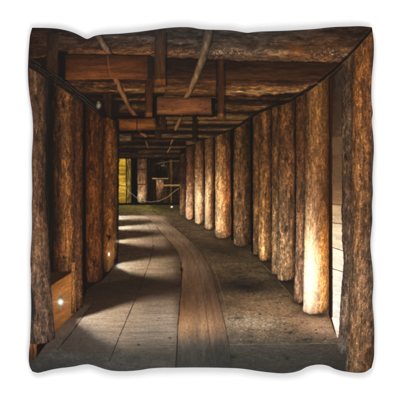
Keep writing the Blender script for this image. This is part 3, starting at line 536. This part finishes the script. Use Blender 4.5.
# =====================================================================
#  THE CUSHION: real size, lying face up on a white studio floor
# =====================================================================
U = 0.45 / 345.0                               # metres per print pixel
TOP = [(32.5,28.0),(45,28.2),(54,28.6),(62.5,29.8),(69,31.3),(75,33.4),(80,35.8),(84,38.0),(87.3,39.2),(90,38.4),(93.5,36.7),(97.5,35.5),(103,34.8),(110,34.4),(120,33.9),(130,33.0),(137,32.3),(144,31.4),(150,30.6),(157,29.6),(165,28.5),(172,27.8),(180,27.4),(190,27.6),(200,29.3),(208,29.9),(215,30.1),(223,30.3),(230,30.6),(237,31.5),(242.5,32.5),(247.5,33.1),(252,32.6),(258,32.0),(270,31.5),(285,31.0),(300,30.2),(315,29.2),(330,27.6),(347.5,26.8),(362.5,26.6),(371.5,27.6)]
RIGHT = [(371.5,27.6),(372.3,32.5),(373.2,40),(373.5,52.5),(372.6,65),(371.5,77),(371,92),(371.4,105),(372.4,113),(371.4,121),(372.5,132),(373.5,148),(372.6,165),(372,180),(372.5,192),(371.6,205),(372,220),(370.6,235),(370,245),(371,257),(372.5,270),(373,285),(372,300),(373.2,315),(374,330),(373.8,345),(373.4,358),(371.2,367.4)]
BOTTOM = [(32.8,371.2),(37.5,372.4),(45,371.0),(52,369.3),(60,367.9),(68,367.0),(75,366.0),(80,364.9),(85,364.1),(88.5,364.0),(92,364.6),(96,365.8),(100,367.2),(105,368.8),(110,370.0),(118,370.8),(125,370.9),(133,370.5),(140,369.8),(150,368.2),(160,367.5),(175,367.4),(187,367.2),(200,367.2),(212,367.3),(225,367.6),(233,367.8),(240,368.2),(248,369.2),(255,370.3),(262,371.3),(270,372.2),(280,373.0),(287,372.8),(293,372.0),(300,370.0),(306,366.9),(312.5,365.0),(318,364.3),(323,364.5),(328,365.6),(335,368.8),(342,370.7),(350,371.9),(357.5,372.6),(365,371.6),(371.2,367.4)]
LEFT = [(32.5,28.0),(30.6,35),(29.5,45),(28.6,60),(28.3,75),(29,87),(30.5,100),(32.2,111),(33.2,122),(33.4,135),(32.7,147),(32.1,160),(32.4,178),(32.6,192),(32.1,205),(32.4,222),(32,237),(31.1,250),(30.7,262),(31.3,275),(31.2,290),(31.5,302),(31.4,316),(30.9,329),(30.4,342),(29.2,355),(29.4,362.5),(30.6,367.6),(32.8,371.2)]

def side(pts, t):
    """smooth curve through the outline points, t = 0..1 along it"""
    p = np.array(pts, float)
    q = np.concatenate([[0], np.cumsum(np.hypot(*np.diff(p, axis=0).T))]); q /= q[-1]
    m = np.gradient(p, q, axis=0)
    k = np.clip(np.searchsorted(q, t) - 1, 0, len(q) - 2); h = q[k + 1] - q[k]
    s = ((t - q[k]) / h)[:, None]; h = h[:, None]
    return ((2 * s**3 - 3 * s**2 + 1) * p[k] + (s**3 - 2 * s**2 + s) * h * m[k]
            + (-2 * s**3 + 3 * s**2) * p[k + 1] + (s**3 - s**2) * h * m[k + 1])

def panel_grid(n):
    """the square of cloth spanned by the four wavy sides, n x n points, in print pixels"""
    # finer steps close to the seam, where the cloth turns over
    e = np.linspace(0, 1, n); e = e - 0.07 * np.sin(2 * math.pi * e) / (2 * math.pi) * 4
    e = (e - e[0]) / (e[-1] - e[0])
    B, T = side(BOTTOM, e), side(TOP, e); L, R = side(LEFT, e), side(RIGHT, e)
    s = e[None, :, None]; t = e[:, None, None]            # s across, t down from the top
    p = ((1 - t) * T[None] + t * B[None] + (1 - s) * L[:, None] + s * R[:, None]
         - ((1 - s) * (1 - t) * T[0] + s * (1 - t) * T[-1] + (1 - s) * t * B[0] + s * t * B[-1]))
    return e, p[..., 0], p[..., 1]

SEAM_Z = 0.0090
def loft(e, X, Y, H, pucker=1.0):
    s = e[None, :] + 0 * X; t = e[:, None] + 0 * X
    g = lambda v: np.clip(1 - np.abs(2 * v - 1) ** 3.2, 0, 1)
    z = H * (g(s) * g(t)) ** 0.62
    # puckers of the cloth running in from the seams
    for d, a, sd in ((t, X, 1), (1 - t, X, 2), (s, Y, 3), (1 - s, Y, 4)):
        dd = d * 345
        f = np.exp(-dd / 16.0) * (1 - np.exp(-dd / 2.5))
        z = z + pucker * 0.0042 * f * fbm(a / 17.0, dd / 70.0, 300 + sd, 3)
    # the folds at the deepest nicks of the outline
    for x0, y0, dx, dy, w, l, am in ((87.3, 39, 0.35, 1, 5.5, 26, .0050), (248, 33, -0.2, 1, 6, 20, .0030), (88, 364, 0.3, -1, 7, 24, .0035), (318, 364, -0.2, -1, 7, 24, .0040), (371, 245, -1, 0.1, 6, 18, .0020), (33, 128, 1, 0.2, 7, 20, .0020)):
        ln = math.hypot(dx, dy); dx /= ln; dy /= ln
        al = (X - x0) * dx + (Y - y0) * dy; ac = -(X - x0) * dy + (Y - y0) * dx
        z = z - am * np.exp(-(ac / (w + 0.15 * np.abs(al))) ** 2) * np.exp(-np.clip(al, 0, None) / l) * (1 - np.exp(-np.clip(al, 0, None) / 3))
    return np.maximum(z, 0.35 * H * (g(s) * g(t)) ** 0.62)

def grid_mesh(name, X, Y, Z, flip=False):
    n = X.shape[0]
    co = np.stack([(X - 200) * U, (200 - Y) * U, Z], -1).reshape(-1, 3).astype(np.float32)
    a = np.arange(n * n).reshape(n, n)
    q = np.stack([a[1:, :-1], a[1:, 1:], a[:-1, 1:], a[:-1, :-1]], -1).reshape(-1, 4)
    if flip: q = q[:, ::-1]
    me = bpy.data.meshes.new(name)
    me.vertices.add(len(co)); me.vertices.foreach_set('co', co.ravel())
    me.loops.add(q.size); me.loops.foreach_set('vertex_index', q.ravel().astype(np.int32))
    me.polygons.add(len(q)); me.polygons.foreach_set('loop_start', np.arange(0, q.size, 4, dtype=np.int32))
    me.polygons.foreach_set('use_smooth', np.ones(len(q), bool))
    me.update(calc_edges=True); me.validate()
    return me

def principled(name):
    m = bpy.data.materials.new(name); m.use_nodes = True
    return m, m.node_tree.nodes, m.node_tree.links, m.node_tree.nodes['Principled BSDF']

def cloth_bump(nd, lk, bs, strength):
    tc = nd.new('ShaderNodeTexCoord'); mp = nd.new('ShaderNodeMapping'); mp.inputs['Scale'].default_value = (1, 1, 1)
    lk.new(tc.outputs['Object'], mp.inputs['Vector'])
    w1 = nd.new('ShaderNodeTexWave'); w1.bands_direction = 'X'; w1.inputs['Scale'].default_value = 330; w1.inputs['Distortion'].default_value = 0.6
    w2 = nd.new('ShaderNodeTexWave'); w2.bands_direction = 'Y'; w2.inputs['Scale'].default_value = 330; w2.inputs['Distortion'].default_value = 0.6
    no = nd.new('ShaderNodeTexNoise'); no.inputs['Scale'].default_value = 900
    for w in (w1, w2, no): lk.new(mp.outputs['Vector'], w.inputs['Vector'])
    a = nd.new('ShaderNodeMath'); a.operation = 'ADD'; lk.new(w1.outputs['Fac'], a.inputs[0]); lk.new(w2.outputs['Fac'], a.inputs[1])
    b = nd.new('ShaderNodeMath'); b.operation = 'ADD'; lk.new(a.outputs[0], b.inputs[0]); lk.new(no.outputs['Fac'], b.inputs[1])
    bu = nd.new('ShaderNodeBump'); bu.inputs['Strength'].default_value = strength; bu.inputs['Distance'].default_value = 0.0003
    lk.new(b.outputs[0], bu.inputs['Height']); lk.new(bu.outputs['Normal'], bs.inputs['Normal'])

def link(name, data, parent=None):
    o = bpy.data.objects.new(name, data); bpy.context.scene.collection.objects.link(o)
    if parent: o.parent = parent
    return o

E_FLAT = 1.10                                  # light falling on a level surface in this set-up
cushion = link('printed_cushion', None)
cushion['label'] = 'square cushion with wavy edges, printed with a timber mine tunnel picture, on white'
cushion['category'] = 'cushion'

# front panel: the printed cloth
e, X, Y = panel_grid(820)
Z = SEAM_Z + loft(e, X, Y, 0.040)
me = grid_mesh('front_panel', X, Y, Z)
srgb = draw(X.ravel(), Y.ravel())
lin = np.where(srgb <= 0.04045, srgb / 12.92, ((srgb + 0.055) / 1.055) ** 2.4) / E_FLAT
ca = me.color_attributes.new('print', 'FLOAT_COLOR', 'POINT')
ca.data.foreach_set('color', np.concatenate([lin, np.ones((len(lin), 1))], 1).astype(np.float32).ravel())
m, nd, lk, bs = principled('printed_cloth')
at = nd.new('ShaderNodeVertexColor'); at.layer_name = 'print'
lk.new(at.outputs['Color'], bs.inputs['Base Color'])
bs.inputs['Roughness'].default_value = 0.75; bs.inputs['Specular IOR Level'].default_value = 0.10
bs.inputs['Sheen Weight'].default_value = 0.03; bs.inputs['Sheen Roughness'].default_value = 0.4
cloth_bump(nd, lk, bs, 0.12)
me.materials.append(m)
front = link('front_panel', me, cushion)

# back panel: plain dark cloth, flattened where the cushion lies
e2, X2, Y2 = panel_grid(160)
X2 = 200 + (X2 - 200) * 0.9955; Y2 = 200 + (Y2 - 200) * 0.9955      # seam allowance, turned in
Z2 = SEAM_Z - np.minimum(loft(e2, X2, Y2, 0.020, 0.4), SEAM_Z - 0.0006)
me2 = grid_mesh('back_panel', X2, Y2, Z2, True)
m2, nd, lk, bs = principled('back_cloth')
bs.inputs['Base Color'].default_value = (0.05, 0.032, 0.022, 1); bs.inputs['Roughness'].default_value = 0.9
cloth_bump(nd, lk, bs, 0.2)
me2.materials.append(m2)
back = link('back_panel', me2, cushion)

# white studio floor
fl = bpy.data.meshes.new('floor'); r = 9.0
fl.from_pydata([(-r, -r, 0), (r, -r, 0), (r, r, 0), (-r, r, 0)], [], [(0, 1, 2, 3)])
m3, nd, lk, bs = principled('white_paper')
no = nd.new('ShaderNodeTexNoise'); no.inputs['Scale'].default_value = 3.0
mx = nd.new('ShaderNodeMix'); mx.data_type = 'RGBA'
mx.inputs[6].default_value = (0.955, 0.955, 0.955, 1); mx.inputs[7].default_value = (0.965, 0.965, 0.965, 1)
lk.new(no.outputs['Fac'], mx.inputs[0]); lk.new(mx.outputs[2], bs.inputs['Base Color'])
bs.inputs['Roughness'].default_value = 0.9; bs.inputs['Specular IOR Level'].default_value = 0.0
fl.materials.append(m3)
floor = link('white_floor', fl); floor['kind'] = 'structure'

# ---------------------------------------------------------------- light
sc = bpy.context.scene
w = bpy.data.worlds.new('World'); sc.world = w; w.use_nodes = True
w.node_tree.nodes['Background'].inputs['Color'].default_value = (1, 1, 1, 1)
w.node_tree.nodes['Background'].inputs['Strength'].default_value = 0.64
def softbox(name, loc, size, power):
    d = bpy.data.lights.new(name, 'AREA'); d.shape = 'SQUARE'; d.size = size; d.energy = power
    o = link(name, d); o.location = loc
    import mathutils
    o.rotation_euler = (-mathutils.Vector(loc)).to_track_quat('-Z', 'Y').to_euler()
softbox('softbox_top', (-0.35, 1.9, 2.3), 1.6, 36)
softbox('softbox_bottom', (0.5, -1.9, 2.4), 1.6, 36)

cam = bpy.data.cameras.new('camera'); co = link('camera', cam)
co.location = (0, 0, 5.0); cam.sensor_width = 36; cam.lens = 36 * 5.0 / (400 * U); cam.clip_end = 100
sc.camera = co
sc.view_settings.view_transform = 'Standard'; sc.view_settings.look = 'None'
sc.view_settings.exposure = 0; sc.view_settings.gamma = 1
